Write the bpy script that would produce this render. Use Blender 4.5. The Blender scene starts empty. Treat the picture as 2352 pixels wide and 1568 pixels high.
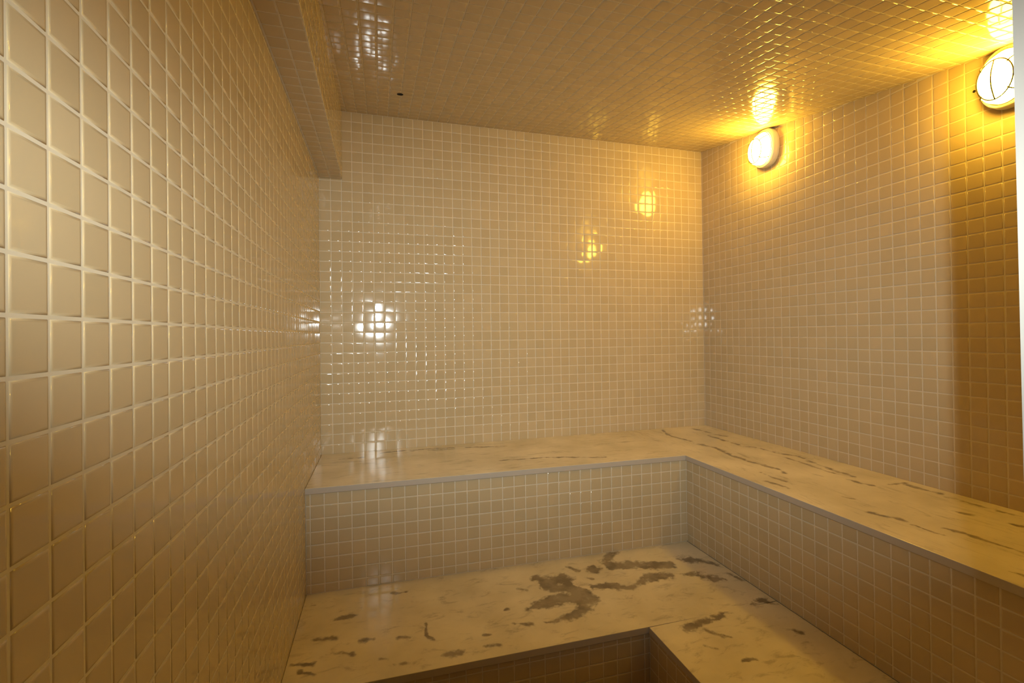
import bpy, math, random
import numpy as np
from mathutils import Matrix, Vector

# ---------------------------------------------------------------- units
# The room is measured in tiles (one 5 cm mosaic tile + joint = 1 unit),
# origin at the camera; P() turns that into metres above the floor.
T = 0.05
FL = -28.6                       # floor height in tile units
def P(a):
    a = np.asarray(a, float).reshape(-1, 3)
    return (a - np.array([0, 0, FL])) * T
rng = np.random.default_rng(7)
C = bpy.context.scene.collection

XL, XR, YB, YF = -5.61, 38.40, 50.93, 8.05     # left, right, back wall, wall with the doorway
YN = -16.0                                     # left wall runs on past the doorway
UP, LO = -11.49, -19.60                        # bench tops
CE, SL = 22.36, 0.15                           # ceiling height at the back, slope
def ceil(y): return CE - SL * (YB - y)
LOW_POLYS= [[[11.59,37.45],[12.73,36.7],[14.0,37.04],[14.6,35.97],[14.03,35.2],[14.65,34.3],[15.17,33.04],[14.8,32.12],[14.05,31.38],[12.53,30.95],[10.77,31.16],[12.14,31.35],[13.01,32.11],[13.36,32.69],[12.41,32.9],[10.8,32.83],[9.84,32.95],[10.1,33.45],[11.47,34.14],[12.98,34.4],[11.99,34.95],[11.95,35.88],[11.6,36.7]],[[15.06,34.4],[16.91,34.85],[17.69,34.35],[18.08,33.64],[19.07,34.02],[19.63,34.08],[20.81,34.94],[22.45,34.27],[22.4,33.78],[20.73,33.71],[19.5,33.64],[18.4,33.3],[17.6,33.23],[16.46,33.94],[15.25,34.0]],[[18.29,38.8],[19.42,39.34],[20.49,39.14],[19.27,38.48],[18.77,37.49],[21.3,36.94],[23.42,35.95],[23.63,35.19],[22.13,35.28],[19.99,36.12],[18.64,36.43],[17.88,36.55],[17.94,37.21],[18.05,38.01]],[[16.19,37.24],[17.04,37.64],[17.36,36.85],[16.63,36.44],[16.04,36.89]],[[24.33,36.22],[25.84,36.46],[26.49,35.51],[27.08,33.79],[26.45,34.68],[25.2,35.37]],[[23.13,34.05],[24.79,34.01],[25.31,33.2],[25.96,32.24],[25.0,32.44],[24.26,32.92],[24.3,33.53]],[[25.17,28.85],[26.39,28.96],[27.15,28.92],[27.03,28.25],[26.5,28.52]],[[19.14,27.93],[20.1,28.14],[21.59,28.38],[23.11,28.44],[22.24,27.98],[20.85,27.72],[19.78,27.38],[19.14,27.59]]]
LOW_STROKES= [[[26.94,32.92],[27.21,31.72]],[[15.0,37.9],[15.57,37.04]],[[20.85,26.54],[21.31,25.99]],[[19.18,25.83],[19.78,25.33]],[[20.43,23.92],[21.36,23.76]],[[20.33,27.04],[20.8,26.48]],[[8.42,31.74],[9.73,31.23]],[[6.29,29.98],[7.0,29.75]],[[8.58,33.55],[8.23,33.47]],[[10.03,35.92],[10.33,35.71]],[[15.7,35.85],[15.94,35.53]],[[25.72,25.29],[26.05,25.02]],[[-4.4,34.06],[-3.04,33.82]],[[1.0,32.52],[1.76,32.37]],[[2.76,33.64],[2.7,32.27],[3.06,31.65]],[[-3.02,32.27],[-1.91,31.83]],[[0.59,30.06],[1.6,29.73]],[[-5.45,38.43],[-4.75,38.33]],[[-2.98,35.95],[-2.02,36.1]],[[0.67,38.29],[1.62,38.12]],[[-5.26,31.85],[-4.08,31.47]],[[-1.29,32.96],[-0.61,32.94]],[[6.23,31.13],[6.69,30.98]],[[3.79,30.0],[4.67,29.8]],[[6.0,30.03],[6.89,29.74]],[[-0.15,30.73],[0.17,30.62]],[[-4.73,31.01],[-3.87,30.58]]]
UP_STROKES= [[[35.73,49.7],[35.89,46.2],[36.43,44.42]],[[34.86,45.51],[34.81,43.04],[34.77,40.77]],[[31.72,49.99],[30.77,46.49],[31.27,43.85]],[[31.19,42.5],[31.72,40.59],[31.24,37.63],[31.04,35.27],[31.43,34.17],[31.65,32.57],[31.17,31.32]],[[34.66,40.38],[35.62,39.19],[35.76,36.77],[36.69,35.34],[36.06,33.18],[35.74,31.44],[35.44,29.03]],[[29.56,32.15],[29.51,30.57],[29.57,29.54]],[[28.17,30.27],[28.35,29.01],[28.47,28.29]],[[35.17,35.52],[35.12,32.87],[34.8,29.78]],[[34.37,28.63],[34.7,26.83]],[[35.8,26.68],[37.64,26.52]],[[37.32,26.16],[37.21,25.07],[37.44,24.13]],[[36.87,23.31],[37.15,22.07],[37.24,20.63],[37.49,19.56]],[[29.39,23.11],[29.72,22.18],[30.03,21.3]],[[31.09,19.77],[31.3,18.89],[31.32,17.61],[31.42,16.42]],[[29.86,20.76],[29.91,19.89],[30.06,19.04]],[[28.33,15.3],[28.47,14.89]],[[30.48,25.69],[30.85,25.17]],[[34.73,21.14],[35.13,20.68]],[[35.49,18.87],[35.62,18.54]],[[-3.71,48.42],[-1.73,48.44]],[[-0.04,49.67],[2.09,49.87],[4.65,49.78],[7.04,49.44]],[[2.79,49.46],[5.68,49.08],[6.96,48.87]],[[8.31,49.07],[12.18,48.28]],[[10.42,42.98],[14.91,42.55],[19.85,40.8]]]
LAMP_COL = (1.0, .605, .055, 1); LAMP_STR = 87
FLASH_W, FLASH_YAW, FLASH_COL = 122.0, -20, (.93, 1, .98)
WORLD_COL = (.9, .86, .80, 1); WORLD_STR = .02
EXPOSURE = 0.13
FLASH_CONE, FLASH_TILT, FLASH_ASP = 106, -1.5, .54

# ---------------------------------------------------------------- helpers
def tag(o, label=None, cat=None, group=None, kind=None):
    if label: o['label'] = label
    if cat: o['category'] = cat
    if group: o['group'] = group
    if kind: o['kind'] = kind
    return o

def empty(name, loc, parent=None):
    o = bpy.data.objects.new(name, None); C.objects.link(o)
    o.location = loc; o.empty_display_size = 0.05
    return o

def mesh_obj(name, verts, faces, mats, parent=None, mi=None, normals=None, smooth=None, attr=None):
    me = bpy.data.meshes.new(name)
    v = np.asarray(verts, float)
    if parent is not None and parent.type == 'EMPTY':
        v = v - np.array(parent.location)
    me.from_pydata(v.tolist(), [], [list(map(int, f)) for f in faces])
    for m in (mats if isinstance(mats, (list, tuple)) else [mats]): me.materials.append(m)
    if mi is not None: me.polygons.foreach_set('material_index', np.asarray(mi, np.int32))
    if smooth is None: smooth = np.zeros(len(me.polygons), bool) if normals is None else np.ones(len(me.polygons), bool)
    me.polygons.foreach_set('use_smooth', np.asarray(smooth, bool) if not isinstance(smooth, bool) else np.full(len(me.polygons), smooth))
    if attr:
        for k, a in attr.items():
            at = me.attributes.new(k, 'FLOAT', 'POINT'); at.data.foreach_set('value', np.asarray(a, np.float32))
    me.update()
    if normals is not None: me.normals_split_custom_set_from_vertices(np.asarray(normals, float).tolist())
    o = bpy.data.objects.new(name, me); C.objects.link(o)
    if parent is not None: o.parent = parent
    return o

def box_vf(x0, x1, y0, y1, z0, z1, base=0):
    v = [(x0,y0,z0),(x1,y0,z0),(x1,y1,z0),(x0,y1,z0),(x0,y0,z1),(x1,y0,z1),(x1,y1,z1),(x0,y1,z1)]
    f = [(0,3,2,1),(4,5,6,7),(0,1,5,4),(1,2,6,5),(2,3,7,6),(3,0,4,7)]
    return v, [tuple(i + base for i in q) for q in f]

# ---------------------------------------------------------------- materials
def new_mat(name):
    m = bpy.data.materials.new(name); m.use_nodes = True
    n = m.node_tree.nodes; b = n['Principled BSDF']
    return m, n, m.node_tree.links, b
def s2l(c): return tuple(((x/255)/12.92 if x/255 <= .04045 else ((x/255+.055)/1.055)**2.4) for x in c) + (1,)

def tile_material(name, col, rough=0.085, var=0.035):
    m, n, l, b = new_mat(name)
    b.inputs['Roughness'].default_value = rough
    b.inputs['IOR'].default_value = 1.5
    at = n.new('ShaderNodeAttribute'); at.attribute_name = 'tone'
    mx = n.new('ShaderNodeMix'); mx.data_type = 'RGBA'
    c = s2l(col)
    mx.inputs['A'].default_value = (c[0]*(1-var), c[1]*(1-var*1.3), c[2]*(1-var*2), 1)
    mx.inputs['B'].default_value = (c[0]*(1+var), c[1]*(1+var*.9), c[2]*(1+var), 1)
    l.new(at.outputs['Fac'], mx.inputs['Factor']); l.new(mx.outputs['Result'], b.inputs['Base Color'])
    # very slight waviness of the glaze
    tc = n.new('ShaderNodeTexCoord'); ns = n.new('ShaderNodeTexNoise'); ns.inputs['Scale'].default_value = 28
    ns.inputs['Detail'].default_value = 1
    bp = n.new('ShaderNodeBump'); bp.inputs['Strength'].default_value = 0.10; bp.inputs['Distance'].default_value = 0.0012
    l.new(tc.outputs['Object'], ns.inputs['Vector']); l.new(ns.outputs['Fac'], bp.inputs['Height']); l.new(bp.outputs['Normal'], b.inputs['Normal'])
    return m
M_TILE = tile_material('beige_glazed_tile', (194, 174, 138))
m, n, l, b = new_mat('pale_grout')
b.inputs['Base Color'].default_value = s2l((226, 216, 200)); b.inputs['Roughness'].default_value = 0.75
ns = n.new('ShaderNodeTexNoise'); ns.inputs['Scale'].default_value = 60; rp = n.new('ShaderNodeValToRGB')
rp.color_ramp.elements[0].color = s2l((204, 191, 166)); rp.color_ramp.elements[1].color = s2l((221, 209, 185))
l.new(ns.outputs['Fac'], rp.inputs['Fac']); l.new(rp.outputs['Color'], b.inputs['Base Color'])
M_GROUT = m

def marble(name, sc=(7, 16, 10)):
    m, n, l, b = new_mat(name)
    b.inputs['Roughness'].default_value = 0.22
    tc = n.new('ShaderNodeTexCoord')
    at = n.new('ShaderNodeAttribute'); at.attribute_name = 'vein'
    n1 = n.new('ShaderNodeTexNoise'); n1.inputs['Scale'].default_value = 30; n1.inputs['Detail'].default_value = 6; n1.inputs['Roughness'].default_value = .65
    l.new(tc.outputs['Object'], n1.inputs['Vector'])
    # v = vein + (noise-.5)*.9
    ma = n.new('ShaderNodeMath'); ma.operation = 'MULTIPLY_ADD'; ma.inputs[1].default_value = 1.3; ma.inputs[2].default_value = -0.65
    l.new(n1.outputs['Fac'], ma.inputs[0])
    ad = n.new('ShaderNodeMath'); ad.operation = 'ADD'; l.new(at.outputs['Fac'], ad.inputs[0]); l.new(ma.outputs[0], ad.inputs[1])
    r1 = n.new('ShaderNodeMapRange'); r1.interpolation_type = 'SMOOTHSTEP'; r1.inputs['From Min'].default_value = .26; r1.inputs['From Max'].default_value = .74
    l.new(ad.outputs[0], r1.inputs['Value'])
    # loose specks running along the slab
    mp = n.new('ShaderNodeMapping'); mp.inputs['Scale'].default_value = sc
    l.new(tc.outputs['Object'], mp.inputs['Vector'])
    n2 = n.new('ShaderNodeTexNoise'); n2.inputs['Scale'].default_value = 1.6; n2.inputs['Detail'].default_value = 7; n2.inputs['Roughness'].default_value = .72; n2.inputs['Distortion'].default_value = .6
    l.new(mp.outputs['Vector'], n2.inputs['Vector'])
    r2 = n.new('ShaderNodeMapRange'); r2.interpolation_type = 'SMOOTHSTEP'; r2.inputs['From Min'].default_value = .52; r2.inputs['From Max'].default_value = .70; r2.inputs['To Max'].default_value = .42
    l.new(n2.outputs['Fac'], r2.inputs['Value'])
    n3 = n.new('ShaderNodeTexNoise'); n3.inputs['Scale'].default_value = 5; n3.inputs['Detail'].default_value = 4
    l.new(tc.outputs['Object'], n3.inputs['Vector'])
    rb = n.new('ShaderNodeValToRGB'); rb.color_ramp.elements[0].position = .3; rb.color_ramp.elements[1].position = .7
    rb.color_ramp.elements[0].color = s2l((208, 196, 166)); rb.color_ramp.elements[1].color = s2l((234, 222, 194))
    l.new(n3.outputs['Fac'], rb.inputs['Fac'])
    dk = n.new('ShaderNodeRGB'); dk.outputs[0].default_value = s2l((126, 113, 92))
    mm = n.new('ShaderNodeMath'); mm.operation = 'MAXIMUM'
    mu = n.new('ShaderNodeMath'); mu.operation = 'MULTIPLY'; mu.inputs[1].default_value = .85
    n4 = n.new('ShaderNodeTexNoise'); n4.inputs['Scale'].default_value = 16; n4.inputs['Detail'].default_value = 3
    l.new(tc.outputs['Object'], n4.inputs['Vector'])
    r4 = n.new('ShaderNodeMapRange'); r4.inputs['From Min'].default_value = .38; r4.inputs['From Max'].default_value = .6; r4.inputs['To Min'].default_value = .74; r4.inputs['To Max'].default_value = .98
    l.new(n4.outputs['Fac'], r4.inputs['Value']); l.new(r4.outputs[0], mu.inputs[1])
    l.new(r1.outputs[0], mu.inputs[0]); l.new(mu.outputs[0], mm.inputs[0]); l.new(r2.outputs[0], mm.inputs[1])
    mx = n.new('ShaderNodeMix'); mx.data_type = 'RGBA'
    l.new(mm.outputs[0], mx.inputs['Factor']); l.new(rb.outputs['Color'], mx.inputs['A']); l.new(dk.outputs[0], mx.inputs['B'])
    l.new(mx.outputs['Result'], b.inputs['Base Color'])
    return m
M_MARBLE = marble('blotchy_white_marble')
M_STREAK = marble('streaked_white_marble', (20, 4.5, 10))
M_STREAKX = marble('streaked_white_marble_across', (4.5, 20, 10))

def plain(name, col, rough, metal=0.0):
    m, n, l, b = new_mat(name)
    b.inputs['Roughness'].default_value = rough; b.inputs['Metallic'].default_value = metal
    ns = n.new('ShaderNodeTexNoise'); ns.inputs['Scale'].default_value = 20; rp = n.new('ShaderNodeValToRGB')
    c = s2l(col); rp.color_ramp.elements[0].color = tuple(x*.93 for x in c[:3]) + (1,); rp.color_ramp.elements[1].color = c
    l.new(ns.outputs['Fac'], rp.inputs['Fac']); l.new(rp.outputs['Color'], b.inputs['Base Color'])
    return m
M_FRAME = plain('white_painted_metal', (216, 214, 206), .4)
M_WIRE = plain('grey_steel_wire', (70, 62, 48), .5, .6)
M_LAMPBASE = plain('white_enamel', (225, 222, 215), .35)
M_EDGE = plain('greyer_marble_edge', (184, 172, 156), .6)  # slab sides: darker, greyer and rougher than the seat top
M_BLACK = plain('dark_hole', (14, 10, 8), .9)
M_PLASTER = plain('white_plaster', (225, 222, 215), .8)
m, n, l, b = new_mat('glowing_frosted_glass')
b.inputs['Base Color'].default_value = (.95, .93, .88, 1)
b.inputs['Emission Color'].default_value = LAMP_COL
b.inputs['Emission Strength'].default_value = LAMP_STR
M_GLOW = m

# ---------------------------------------------------------------- mosaic
GAP, TH = 0.064, 0.018     # joint width, how far the tile face stands proud
def cuts(a0, a1, off):
    k = np.arange(math.floor(a0 - off) - 1, math.ceil(a1 - off) + 2) + off
    k = k[(k > a0 + .06) & (k < a1 - .06)]
    return np.concatenate([[a0], k, [a1]])

def mosaic(name, f3, us, vs, keep=None, depth=2.0, parent=None, tilt=0.009, pillow=0.011, clip_v=None, backing=True):
    """tiles between the grid lines us x vs; f3(u, v, h) gives the 3-D point at height h above the wall plane"""
    V, F, N, MI, TONE = [], [], [], [], []
    uu = np.asarray(us, float); vv = np.asarray(vs, float)
    def pt(u, v, h): return P(f3(u, v, h))[0]
    def frame(u, v):
        o = pt(u, v, 0); a = pt(u + .01, v, 0) - o; c = pt(u, v + .01, 0) - o; h = pt(u, v, .01) - o
        return a/np.linalg.norm(a), c/np.linalg.norm(c), h/np.linalg.norm(h)
    rings = ((0.0, -0.006, .95), (0.012, TH*.5, .62), (0.034, TH*.9, .24), (0.070, TH, 0.0))
    for i in range(len(uu) - 1):
        for j in range(len(vv) - 1):
            u0, u1, v0, v1 = uu[i] + GAP/2, uu[i+1] - GAP/2, vv[j] + GAP/2, vv[j+1] - GAP/2
            if keep and not keep((u0+u1)/2, (v0+v1)/2): continue
            if clip_v:
                v1 = min(v1, clip_v((u0+u1)/2) - GAP/2)
            if u1 - u0 < .1 or v1 - v0 < .1: continue
            A, B, H = frame((u0+u1)/2, (v0+v1)/2)
            tu, tv = rng.normal(0, tilt), rng.normal(0, tilt); tone = rng.random()
            b0 = len(V)
            kk = min(1.0, .4*min(u1-u0, v1-v0)/.070)
            for ins, h, ang in rings:
                ins *= kk
                for (u, v, su, sv) in ((u0+ins, v0+ins, -1, -1), (u1-ins, v0+ins, 1, -1), (u1-ins, v1-ins, 1, 1), (u0+ins, v1-ins, -1, 1)):
                    hh = h
                    V.append(pt(u, v, hh))
                    s = math.sin(ang) if ang else pillow
                    nn = H*math.cos(ang) + (A*su + B*sv)*s*(.707 if ang else 1) + A*tu + B*tv
                    N.append(nn/np.linalg.norm(nn)); TONE.append(tone)
            for r in range(3):
                o = b0 + 4*r
                for q in range(4):
                    F.append((o+q, o+(q+1) % 4, o+4+(q+1) % 4, o+4+q)); MI.append(0)
            F.append((b0+12, b0+13, b0+14, b0+15)); MI.append(0)
    # the bedded joint behind the tiles, as a solid slab
    if backing:
        gu = np.linspace(uu[0], uu[-1], 13) if clip_v or callable(backing) else np.array([uu[0], uu[-1]])
        vb = []
        for u in gu:
            top = clip_v(u) if clip_v else vv[-1]
            vb += [(u, vv[0], 0), (u, top, 0), (u, vv[0], -depth), (u, top, -depth)]
        b0 = len(V)
        A, B, H = frame((uu[0]+uu[-1])/2, (vv[0]+vv[-1])/2)
        for (u, v, h) in vb: V.append(pt(u, v, h)); N.append(H); TONE.append(.5)
        k = len(gu)
        for q in range(k-1):
            o = b0+4*q
            for f in ((o, o+4, o+5, o+1), (o+2, o+3, o+7, o+6), (o+1, o+5, o+7, o+3), (o, o+2, o+6, o+4)): F.append(f); MI.append(1)
        for f in ((b0, b0+1, b0+3, b0+2), (b0+4*(k-1), b0+4*(k-1)+2, b0+4*(k-1)+3, b0+4*(k-1)+1)): F.append(f); MI.append(1)
    V = np.array(V); F = np.array(F)
    # make sure face winding agrees with the outward normals of the tiles
    a, b_, c = V[F[0][0]], V[F[0][1]], V[F[0][2]]
    smooth = np.array(MI) == 0
    if np.dot(np.cross(b_-a, c-a), np.array(N[F[0][0]])) < 0:
        F = F[:, ::-1]
    me_o = mesh_obj(name, V, F, [M_TILE, M_GROUT], parent=parent, mi=MI, smooth=smooth, normals=None, attr={'tone': TONE})
    me = me_o.data
    # tile vertices keep their own normals; the backing stays flat
    loops = np.zeros(len(me.loops), np.int32); me.loops.foreach_get('vertex_index', loops)
    NN = np.array(N); ln = NN[loops]
    st = np.zeros(len(me.polygons), np.int32); me.polygons.foreach_get('loop_start', st)
    fn = np.zeros(len(me.polygons)*3); me.polygons.foreach_get('normal', fn); fn = fn.reshape(-1, 3)
    for p in np.where(~smooth)[0]: ln[st[p]:st[p]+4] = fn[p]
    me.normals_split_custom_set(ln.tolist())
    return me_o

ZR = 0.40          # a horizontal joint lies at z = ZR + integer on all walls
o = mosaic('wall_left', lambda u, v, h: (XL + h, u, v), cuts(YN, YB, .59), cuts(FL, 24.0, ZR), clip_v=lambda y: ceil(y) + .05 if y > YF else ceil(YF))
tag(o, 'left wall of glazed beige square mosaic tiles with white joints', kind='structure')
o = mosaic('wall_back', lambda u, v, h: (u, YB - h, v), cuts(XL, XR, XL + .06), cuts(FL, CE, ZR))
tag(o, 'back wall of glazed beige mosaic tiles above the L-shaped benches', kind='structure')
o = mosaic('wall_right', lambda u, v, h: (XR - h, u, v), cuts(YF, YB, YB - .19), cuts(FL, 24.0, ZR), clip_v=lambda y: ceil(y) + .05)
tag(o, 'right wall of beige mosaic tiles carrying the two lit wall lamps', kind='structure')
cl = math.sqrt(1 + SL*SL)
o = mosaic('ceiling', lambda u, v, h: (u, v + SL*h/cl, ceil(v) - h/cl), cuts(XL, XR, XL + .55), YB - cuts(0, YB - YF, 0)[::-1]*1.0)
tag(o, 'sloping ceiling of glossy beige mosaic tiles', kind='structure')
o = mosaic('floor', lambda u, v, h: (u, v, FL + h), cuts(XL, 17.2, XL + .3), cuts(YF, 29.2, YF))
tag(o, 'beige mosaic floor below the lower bench', kind='structure')

# tiled beam (bulkhead) along the top of the left wall
BX, BXN, BZ = -3.47, -3.02, 15.58     # right face at the bottom / at the top near the door, underside height
beam = empty('ceiling_beam', P((-4.5, 30, BZ))[0])
tag(beam, 'long tiled bulkhead beam where left wall meets ceiling', kind='structure')
def bx_top(y): return BX + (BXN - BX)*(YB - y)/(YB - 29.5)*.6
vmax = 7.2
def bside(u, v, h):
    t = np.clip((v - BZ)/max(ceil(u) - BZ, .5), 0, 1.2)
    return (BX + (bx_top(u) - BX)*t + h, u, v)
y_end = YB - (CE - BZ - .5)/SL        # where the sloping ceiling reaches the underside
y0b = max(y_end, YF)
o = mosaic('beam_side', bside, cuts(y0b, YB, .59), cuts(BZ + .012, 24.0, ZR), clip_v=lambda y: ceil(y) + .05, depth=.5, parent=beam)
o['label'] = 'narrow ochre side face of the beam'
o = mosaic('beam_underside', lambda u, v, h: (u, v, BZ - h), [XL, XL+.07, XL + 1.07, BX], cuts(y0b, YB, .59), depth=.3, parent=beam)
o['label'] = 'shaded tiled underside of the beam'

# ---------------------------------------------------------------- benches
def seg_d(px, py, pts):
    d = np.full(px.shape, 1e9)
    for (x0, y0), (x1, y1) in zip(pts[:-1], pts[1:]):
        dx, dy = x1-x0, y1-y0; L = dx*dx + dy*dy + 1e-9
        t = np.clip(((px-x0)*dx + (py-y0)*dy)/L, 0, 1)
        d = np.minimum(d, np.hypot(px-x0-t*dx, py-y0-t*dy))
    return d
def inside(px, py, pts):
    r = np.zeros(px.shape, bool)
    for (x0, y0), (x1, y1) in zip(pts, pts[1:] + pts[:1]):
        c = ((y0 > py) != (y1 > py)) & (px < (x1-x0)*(py-y0)/(y1-y0+1e-12) + x0)
        r ^= c
    return r
def vnoise(x, y, f, seed):
    r = np.random.default_rng(seed); g = r.random((96, 96))
    X, Y = x*f + 31.7, y*f + 17.3
    i, j = np.floor(X).astype(int), np.floor(Y).astype(int); a, b = X-i, Y-j
    a, b = a*a*(3-2*a), b*b*(3-2*b)
    G = lambda p, q: g[p % 96, q % 96]
    return (G(i, j)*(1-a) + G(i+1, j)*a)*(1-b) + (G(i, j+1)*(1-a) + G(i+1, j+1)*a)*b - .5
def slab(name, x0, x1, y0f, y1, z, th, strokes, polys, sw, parent, mat, step=.085):
    """marble slab; y0f(x) is its (slightly oblique) front edge"""
    nx, ny = max(2, int((x1-x0)/step)), max(2, int((y1-y0f(x0))/step))
    e = .035
    s, t = np.meshgrid(np.linspace(0, 1, nx), np.linspace(0, 1, ny), indexing='ij')
    X = x0+e + (x1-x0-2*e)*s; Y0 = y0f(X) + e; Y = Y0 + (y1-e-Y0)*t
    vein = np.zeros(X.shape)
    # the outlines wander, and the colour inside is broken up
    WX = X + .55*vnoise(X, Y, 1.1, 1) + .30*vnoise(X, Y, 3.1, 2) + .16*vnoise(X, Y, 7.3, 3)
    WY = Y + .40*vnoise(X, Y, 1.2, 4) + .26*vnoise(X, Y, 3.7, 5) + .14*vnoise(X, Y, 7.9, 6)
    brk = 1.1*vnoise(X, Y, 1.6, 7) + .6*vnoise(X, Y, 4.3, 8)
    for p in polys:
        d = seg_d(WX, WY, p + p[:1]); sd = np.where(inside(WX, WY, p), d, -d)
        vein = np.maximum(vein, np.clip(.56 + sd*1.2, 0, .9) + np.where(sd > 0, brk*.45, 0))
    for p in strokes:
        w = sw*(.6 + .9*rng.random()); top = .62 + .22*rng.random()
        d = seg_d(X + .35*(WX - X), Y + .35*(WY - Y), p)
        vein = np.maximum(vein, np.clip(top + .35*brk - .45*d/w, 0, .85))
    vein = np.clip(vein, 0, 1)
    V = [tuple(q) for q in np.stack([X.ravel(), Y.ravel(), np.full(X.size, z)], 1)]
    idx = np.arange(nx*ny).reshape(nx, ny)
    F = np.stack([idx[:-1, :-1], idx[1:, :-1], idx[1:, 1:], idx[:-1, 1:]], -1).reshape(-1, 4).tolist()
    ring = np.concatenate([idx[:, 0], idx[-1, 1:], idx[-2::-1, -1], idx[0, -2:0:-1]])
    cxy = np.array([(x0+x1)/2, (y0f(x0)+y1)/2])
    at = list(vein.ravel()); prev = list(ring); ntop = len(F)
    for (off, dz) in ((e*.7, -.012), (e, -e), (e, -th+e), (e*.5, -th)):
        cur = []
        for k, r in enumerate(ring):
            x, y, _ = V[r]
            ix, iy = divmod(int(r), ny)
            ox = -off if ix == 0 else (off if ix == nx-1 else 0); oy = -off if iy == 0 else (off if iy == ny-1 else 0)
            cur.append(len(V)); V.append((x+ox, y+oy, z+dz)); at.append(at[r]*.8)
        for k in range(len(ring)):
            k2 = (k+1) % len(ring)
            F.append([prev[k2], prev[k], cur[k], cur[k2]])
        prev = cur
    F.append(prev[::-1])
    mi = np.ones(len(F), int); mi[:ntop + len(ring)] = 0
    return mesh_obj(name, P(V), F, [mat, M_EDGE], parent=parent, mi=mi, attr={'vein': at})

def fu(x): return 39.85 - (np.asarray(x) - XL)*.027       # upper bench front edge (a little out of square)
def fl(x): return 29.02 - (np.asarray(x) - XL)*.018       # lower bench front edge
UX, LX = 27.2, 16.95                                       # front edges of the right-hand legs
THK, OV, IN = .46, .22, .026
upper = empty('upper_bench', P((20, 45, FL))[0])
tag(upper, 'upper L-shaped built-in bench with streaked marble seat along back and right walls', 'bench')
lower = empty('lower_bench', P((12, 34, FL))[0])
tag(lower, 'lower L-shaped built-in bench with blotchy marble seat, one step below', 'bench')
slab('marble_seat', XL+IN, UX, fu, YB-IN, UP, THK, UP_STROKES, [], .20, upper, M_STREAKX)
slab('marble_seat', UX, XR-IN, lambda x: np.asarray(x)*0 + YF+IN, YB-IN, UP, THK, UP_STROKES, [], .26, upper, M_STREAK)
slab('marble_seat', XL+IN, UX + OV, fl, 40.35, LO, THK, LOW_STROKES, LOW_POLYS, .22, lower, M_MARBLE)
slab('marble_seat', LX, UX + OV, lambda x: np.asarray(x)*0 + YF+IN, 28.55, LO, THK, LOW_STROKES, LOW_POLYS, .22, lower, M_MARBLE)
# tiled risers
yr = lambda x: float(fu(x)) + OV
o = mosaic('tiled_riser', lambda u, v, h: (u, yr(u) - h, v), cuts(XL+IN, UX + OV, XL + .36), cuts(LO + .02, UP - THK, LO + .7), depth=.5, parent=upper)
o = mosaic('tiled_riser', lambda u, v, h: (UX + OV - h, u, v), cuts(YF+IN, yr(UX), yr(UX)), cuts(LO + .02, UP - THK, LO + .7), depth=.5, parent=upper)
yl = lambda x: float(fl(x)) + OV
o = mosaic('tiled_riser', lambda u, v, h: (u, yl(u) - h, v), cuts(XL+IN, LX + OV, XL + .36), cuts(FL + .02, LO - THK, LO + .1), depth=.5, parent=lower)
o = mosaic('tiled_riser', lambda u, v, h: (LX + OV - h, u, v), cuts(YF+IN, yl(LX), yl(LX)), cuts(FL + .02, LO - THK, LO + .1), depth=.5, parent=lower)

# ---------------------------------------------------------------- wall with the doorway
JX, HZ = 15.55, 13.6
V, F = [], []
for bx in ((JX + .6, XR, YF - 3, YF, FL, ceil(YF)), (XL, JX + .6, YF - 3, YF, HZ + .6, ceil(YF))):
    v, f = box_vf(*bx, base=len(V)); V += v; F += f
o = mesh_obj('wall_front', P(V), F, M_PLASTER)
tag(o, 'wall around the doorway the room is seen through', kind='structure')
V, F = [], []
for bx in ((JX, JX + .6, YF - 3.1, YF + .05, FL, HZ), (XL, JX + .6, YF - 3.1, YF + .05, HZ, HZ + .6)):
    v, f = box_vf(*bx, base=len(V)); V += v; F += f
V = [(x - .011*z if x > 0 else x, y, z) for x, y, z in V]
o = mesh_obj('door_1', P(V), F, M_FRAME)
tag(o, 'white painted door frame at the right edge of the view', kind='structure')

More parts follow.
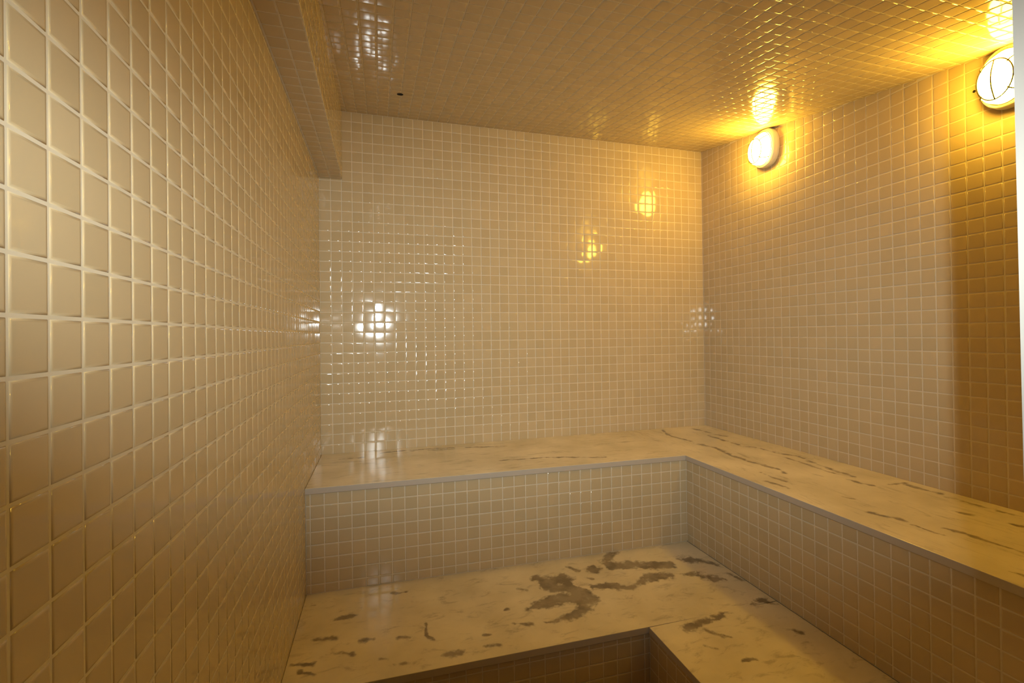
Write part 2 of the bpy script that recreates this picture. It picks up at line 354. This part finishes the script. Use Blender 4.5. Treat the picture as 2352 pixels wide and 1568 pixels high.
# ---------------------------------------------------------------- bulkhead lamps
def wall_lamp(loc):
    """oval frosted bulkhead lamp, axis towards -x; built about its wall plate centre (metres)"""
    r = empty('wall_lamp', loc)
    def lathe(name, prof, mat, ny=48, smooth=True, closed=True):
        V, F = [], []
        for (d, ay, az) in prof:
            for k in range(ny):
                a = 2*math.pi*k/ny
                c, s = math.cos(a), math.sin(a)
                e = .86
                zz = az*math.copysign(abs(s)**e, s)
                dd = max(0.0, d - .03)
                V.append((-d, ay*math.copysign(abs(c)**e, c)*(1 - 1.2*dd*max(0, s)), zz - .30*dd - 1.4*dd*max(0, zz)))
        for i in range(len(prof)-1):
            for k in range(ny):
                F.append((i*ny+k, i*ny+(k+1) % ny, (i+1)*ny+(k+1) % ny, (i+1)*ny+k))
        F.append(tuple(range(ny))[::-1]); F.append(tuple((len(prof)-1)*ny + k for k in range(ny)))
        V = np.array(V) + np.array(loc)
        o = mesh_obj(name, V, F, mat, parent=r, smooth=smooth)
        return o
    AY, AZ, D = .073, .094, .100
    lathe('mounting_base', [(0.0, AY, AZ), (.004, AY+.003, AZ+.003), (.030, AY+.002, AZ+.002), (.037, AY-.001, AZ-.001), (.040, AY-.010, AZ-.010), (.034, AY-.016, AZ-.016)], M_LAMPBASE)
    prof = []
    for k in range(15):
        a = math.pi/2*k/14*.985
        prof.append((.036 + (D-.036)*math.sin(a)**.9, (AY-.014)*math.cos(a)**.55, (AZ-.014)*math.cos(a)**.55))
    lathe('glass_dome', prof, M_GLOW)
    g = empty('wire_guard', loc)
    bpy.data.objects.remove(g)
    # wire guard: two oval rings and four ribs, one mesh
    V, F = [], []
    def tube(pts, rad=.0019, closed=False, n=6):
        pts = [np.array(p) for p in pts]; m_ = len(pts); b0 = len(V)
        for i, p in enumerate(pts):
            a = pts[(i-1) % m_] if closed or i else pts[0]; c = pts[(i+1) % m_] if closed or i < m_-1 else pts[-1]
            t = c-a; t = t/np.linalg.norm(t); u = np.cross(t, (1, .2, .1)); u = u/np.linalg.norm(u); w = np.cross(t, u)
            for k in range(n):
                q = 2*math.pi*k/n; V.append(p + rad*(u*math.cos(q) + w*math.sin(q)))
        for i in range(m_ if closed else m_-1):
            i2 = (i+1) % m_
            for k in range(n): F.append((b0+i*n+k, b0+i*n+(k+1) % n, b0+i2*n+(k+1) % n, b0+i2*n+k))
        if not closed:
            F.append(tuple(b0+k for k in range(n))[::-1]); F.append(tuple(b0+(m_-1)*n+k for k in range(n)))
    def droop(p):
        dd = max(0.0, -p[0] - .03)
        return (p[0], p[1], p[2] - .30*dd - 1.4*dd*max(0, p[2]))
    def oval(d, sy, sz): return [droop((-d, sy*math.cos(a), sz*math.sin(a))) for a in np.linspace(0, 2*math.pi, 49)[:-1]]
    tube(oval(.043, AY-.009, AZ-.009), closed=True)
    tube(oval(.090, AY-.026, AZ-.030), closed=True)
    for a in (math.radians(42), math.radians(138), math.radians(222), math.radians(318)):
        pts = []
        for k in range(9):
            t = k/8
            f = math.cos(t*math.pi/2*.8)**.6
            pts.append((-(.040 + .052*math.sin(t*math.pi/2)), (AY-.011)*math.cos(a)*(1 - .30*t**1.8), (AZ-.011)*math.sin(a)*(1 - .27*t**1.8)))
        tube([droop(p) for p in pts])
    top = [droop((-(.090 + .018*math.sin(math.pi*k/10)), 0, (AZ-.030)*(1 - 2*k/10))) for k in range(11)]
    tube(top)
    mesh_obj('wire_guard', np.array(V) + np.array(loc), F, M_WIRE, parent=r, smooth=True)
    return r
lamp_a = wall_lamp(P((XR - TH, 40.1, 18.75))[0])
tag(lamp_a, 'lit oval bulkhead lamp nearer the back corner, below the ceiling', 'lamp', 'wall lamps')
lamp_b = lamp_a.copy(); C.objects.link(lamp_b)
lamp_b.location = P((XR - TH, 20.1, 15.85))[0]
lamp_b['label'] = 'lit oval bulkhead lamp nearer the camera, cut by the door frame'
for ch in list(lamp_a.children):
    c = ch.copy(); C.objects.link(c); c.parent = lamp_b

# ---------------------------------------------------------------- small drilled holes
def disc(name, c, nrm, rad, th, mat):
    c = Vector(c); nrm = Vector(nrm).normalized(); a = nrm.orthogonal().normalized(); b = nrm.cross(a)
    V, F = [], []; n = 24
    for (r, h) in ((rad, -.002), (rad, th), (rad*.82, th), (rad*.75, th*.3)):
        for k in range(n):
            q = 2*math.pi*k/n; V.append(c + (a*math.cos(q) + b*math.sin(q))*r + nrm*h)
    for i in range(3):
        for k in range(n): F.append((i*n+k, i*n+(k+1) % n, (i+1)*n+(k+1) % n, (i+1)*n+k))
    F.append(tuple(3*n+k for k in range(n)))
    return mesh_obj(name, [tuple(v) for v in V], F, mat)
yh = 43.66
o = disc('ceiling_hole', P((1.88, yh, ceil(yh) - TH))[0], (0, SL, -1), .0135, .0012, M_BLACK)
tag(o, 'small dark round hole drilled in the tiled ceiling', 'hole')
o = disc('screw_hole', P((XR - TH, 22.2, 15.95))[0], (-1, 0, 0), .0045, .0008, M_BLACK)
tag(o, 'tiny dark screw hole in a tile beside the near lamp', 'hole')

# ---------------------------------------------------------------- light
# the photographer's flash, a few centimetres above and behind the lens, aimed into the room
d = bpy.data.lights.new('camera_flash', 'SPOT'); d.energy = FLASH_W; d.color = FLASH_COL
d.spot_size = math.radians(FLASH_CONE); d.spot_blend = 1.0; d.shadow_soft_size = .015
fo = bpy.data.objects.new('camera_flash', d); C.objects.link(fo)
fo.location = P((-.6, -3.0, 3.0))[0]; fo.rotation_euler = (math.radians(90 + FLASH_TILT), 0, math.radians(FLASH_YAW)); fo.scale = (1, FLASH_ASP, 1)
w = bpy.data.worlds.new('daylight_outside'); bpy.context.scene.world = w; w.use_nodes = True
w.node_tree.nodes['Background'].inputs[0].default_value = WORLD_COL
w.node_tree.nodes['Background'].inputs[1].default_value = WORLD_STR

# ---------------------------------------------------------------- camera
cam = bpy.data.cameras.new('camera'); co = bpy.data.objects.new('camera', cam); C.objects.link(co)
F_ = Vector((0.28865792, 0.95741757, 0.00531132)); R_ = Vector((0.95737967, -0.28857944, -0.01208635)); U_ = Vector((0.01003895, -0.00857377, 0.99991285))
mw = Matrix(((R_.x, U_.x, -F_.x), (R_.y, U_.y, -F_.y), (R_.z, U_.z, -F_.z))).to_4x4()
mw.translation = Vector(P((0, 0, 0))[0]); co.matrix_world = mw
cam.sensor_width = 36; cam.lens = 1107.9/2352*36
cam.shift_x = -31.47/2352; cam.shift_y = -22.29/2352
cam.clip_start = .02
sc = bpy.context.scene; sc.camera = co
sc.view_settings.view_transform = 'Standard'; sc.view_settings.look = 'None'
sc.view_settings.gamma = 1; sc.view_settings.exposure = EXPOSURE; sc.view_settings.use_curve_mapping = False
sc.cycles.max_bounces = 8; sc.cycles.diffuse_bounces = 5; sc.cycles.glossy_bounces = 4
sc.cycles.sample_clamp_indirect = 6
sc.cycles.use_denoising = True
sc.cycles.use_adaptive_sampling = True; sc.cycles.adaptive_threshold = 0.05
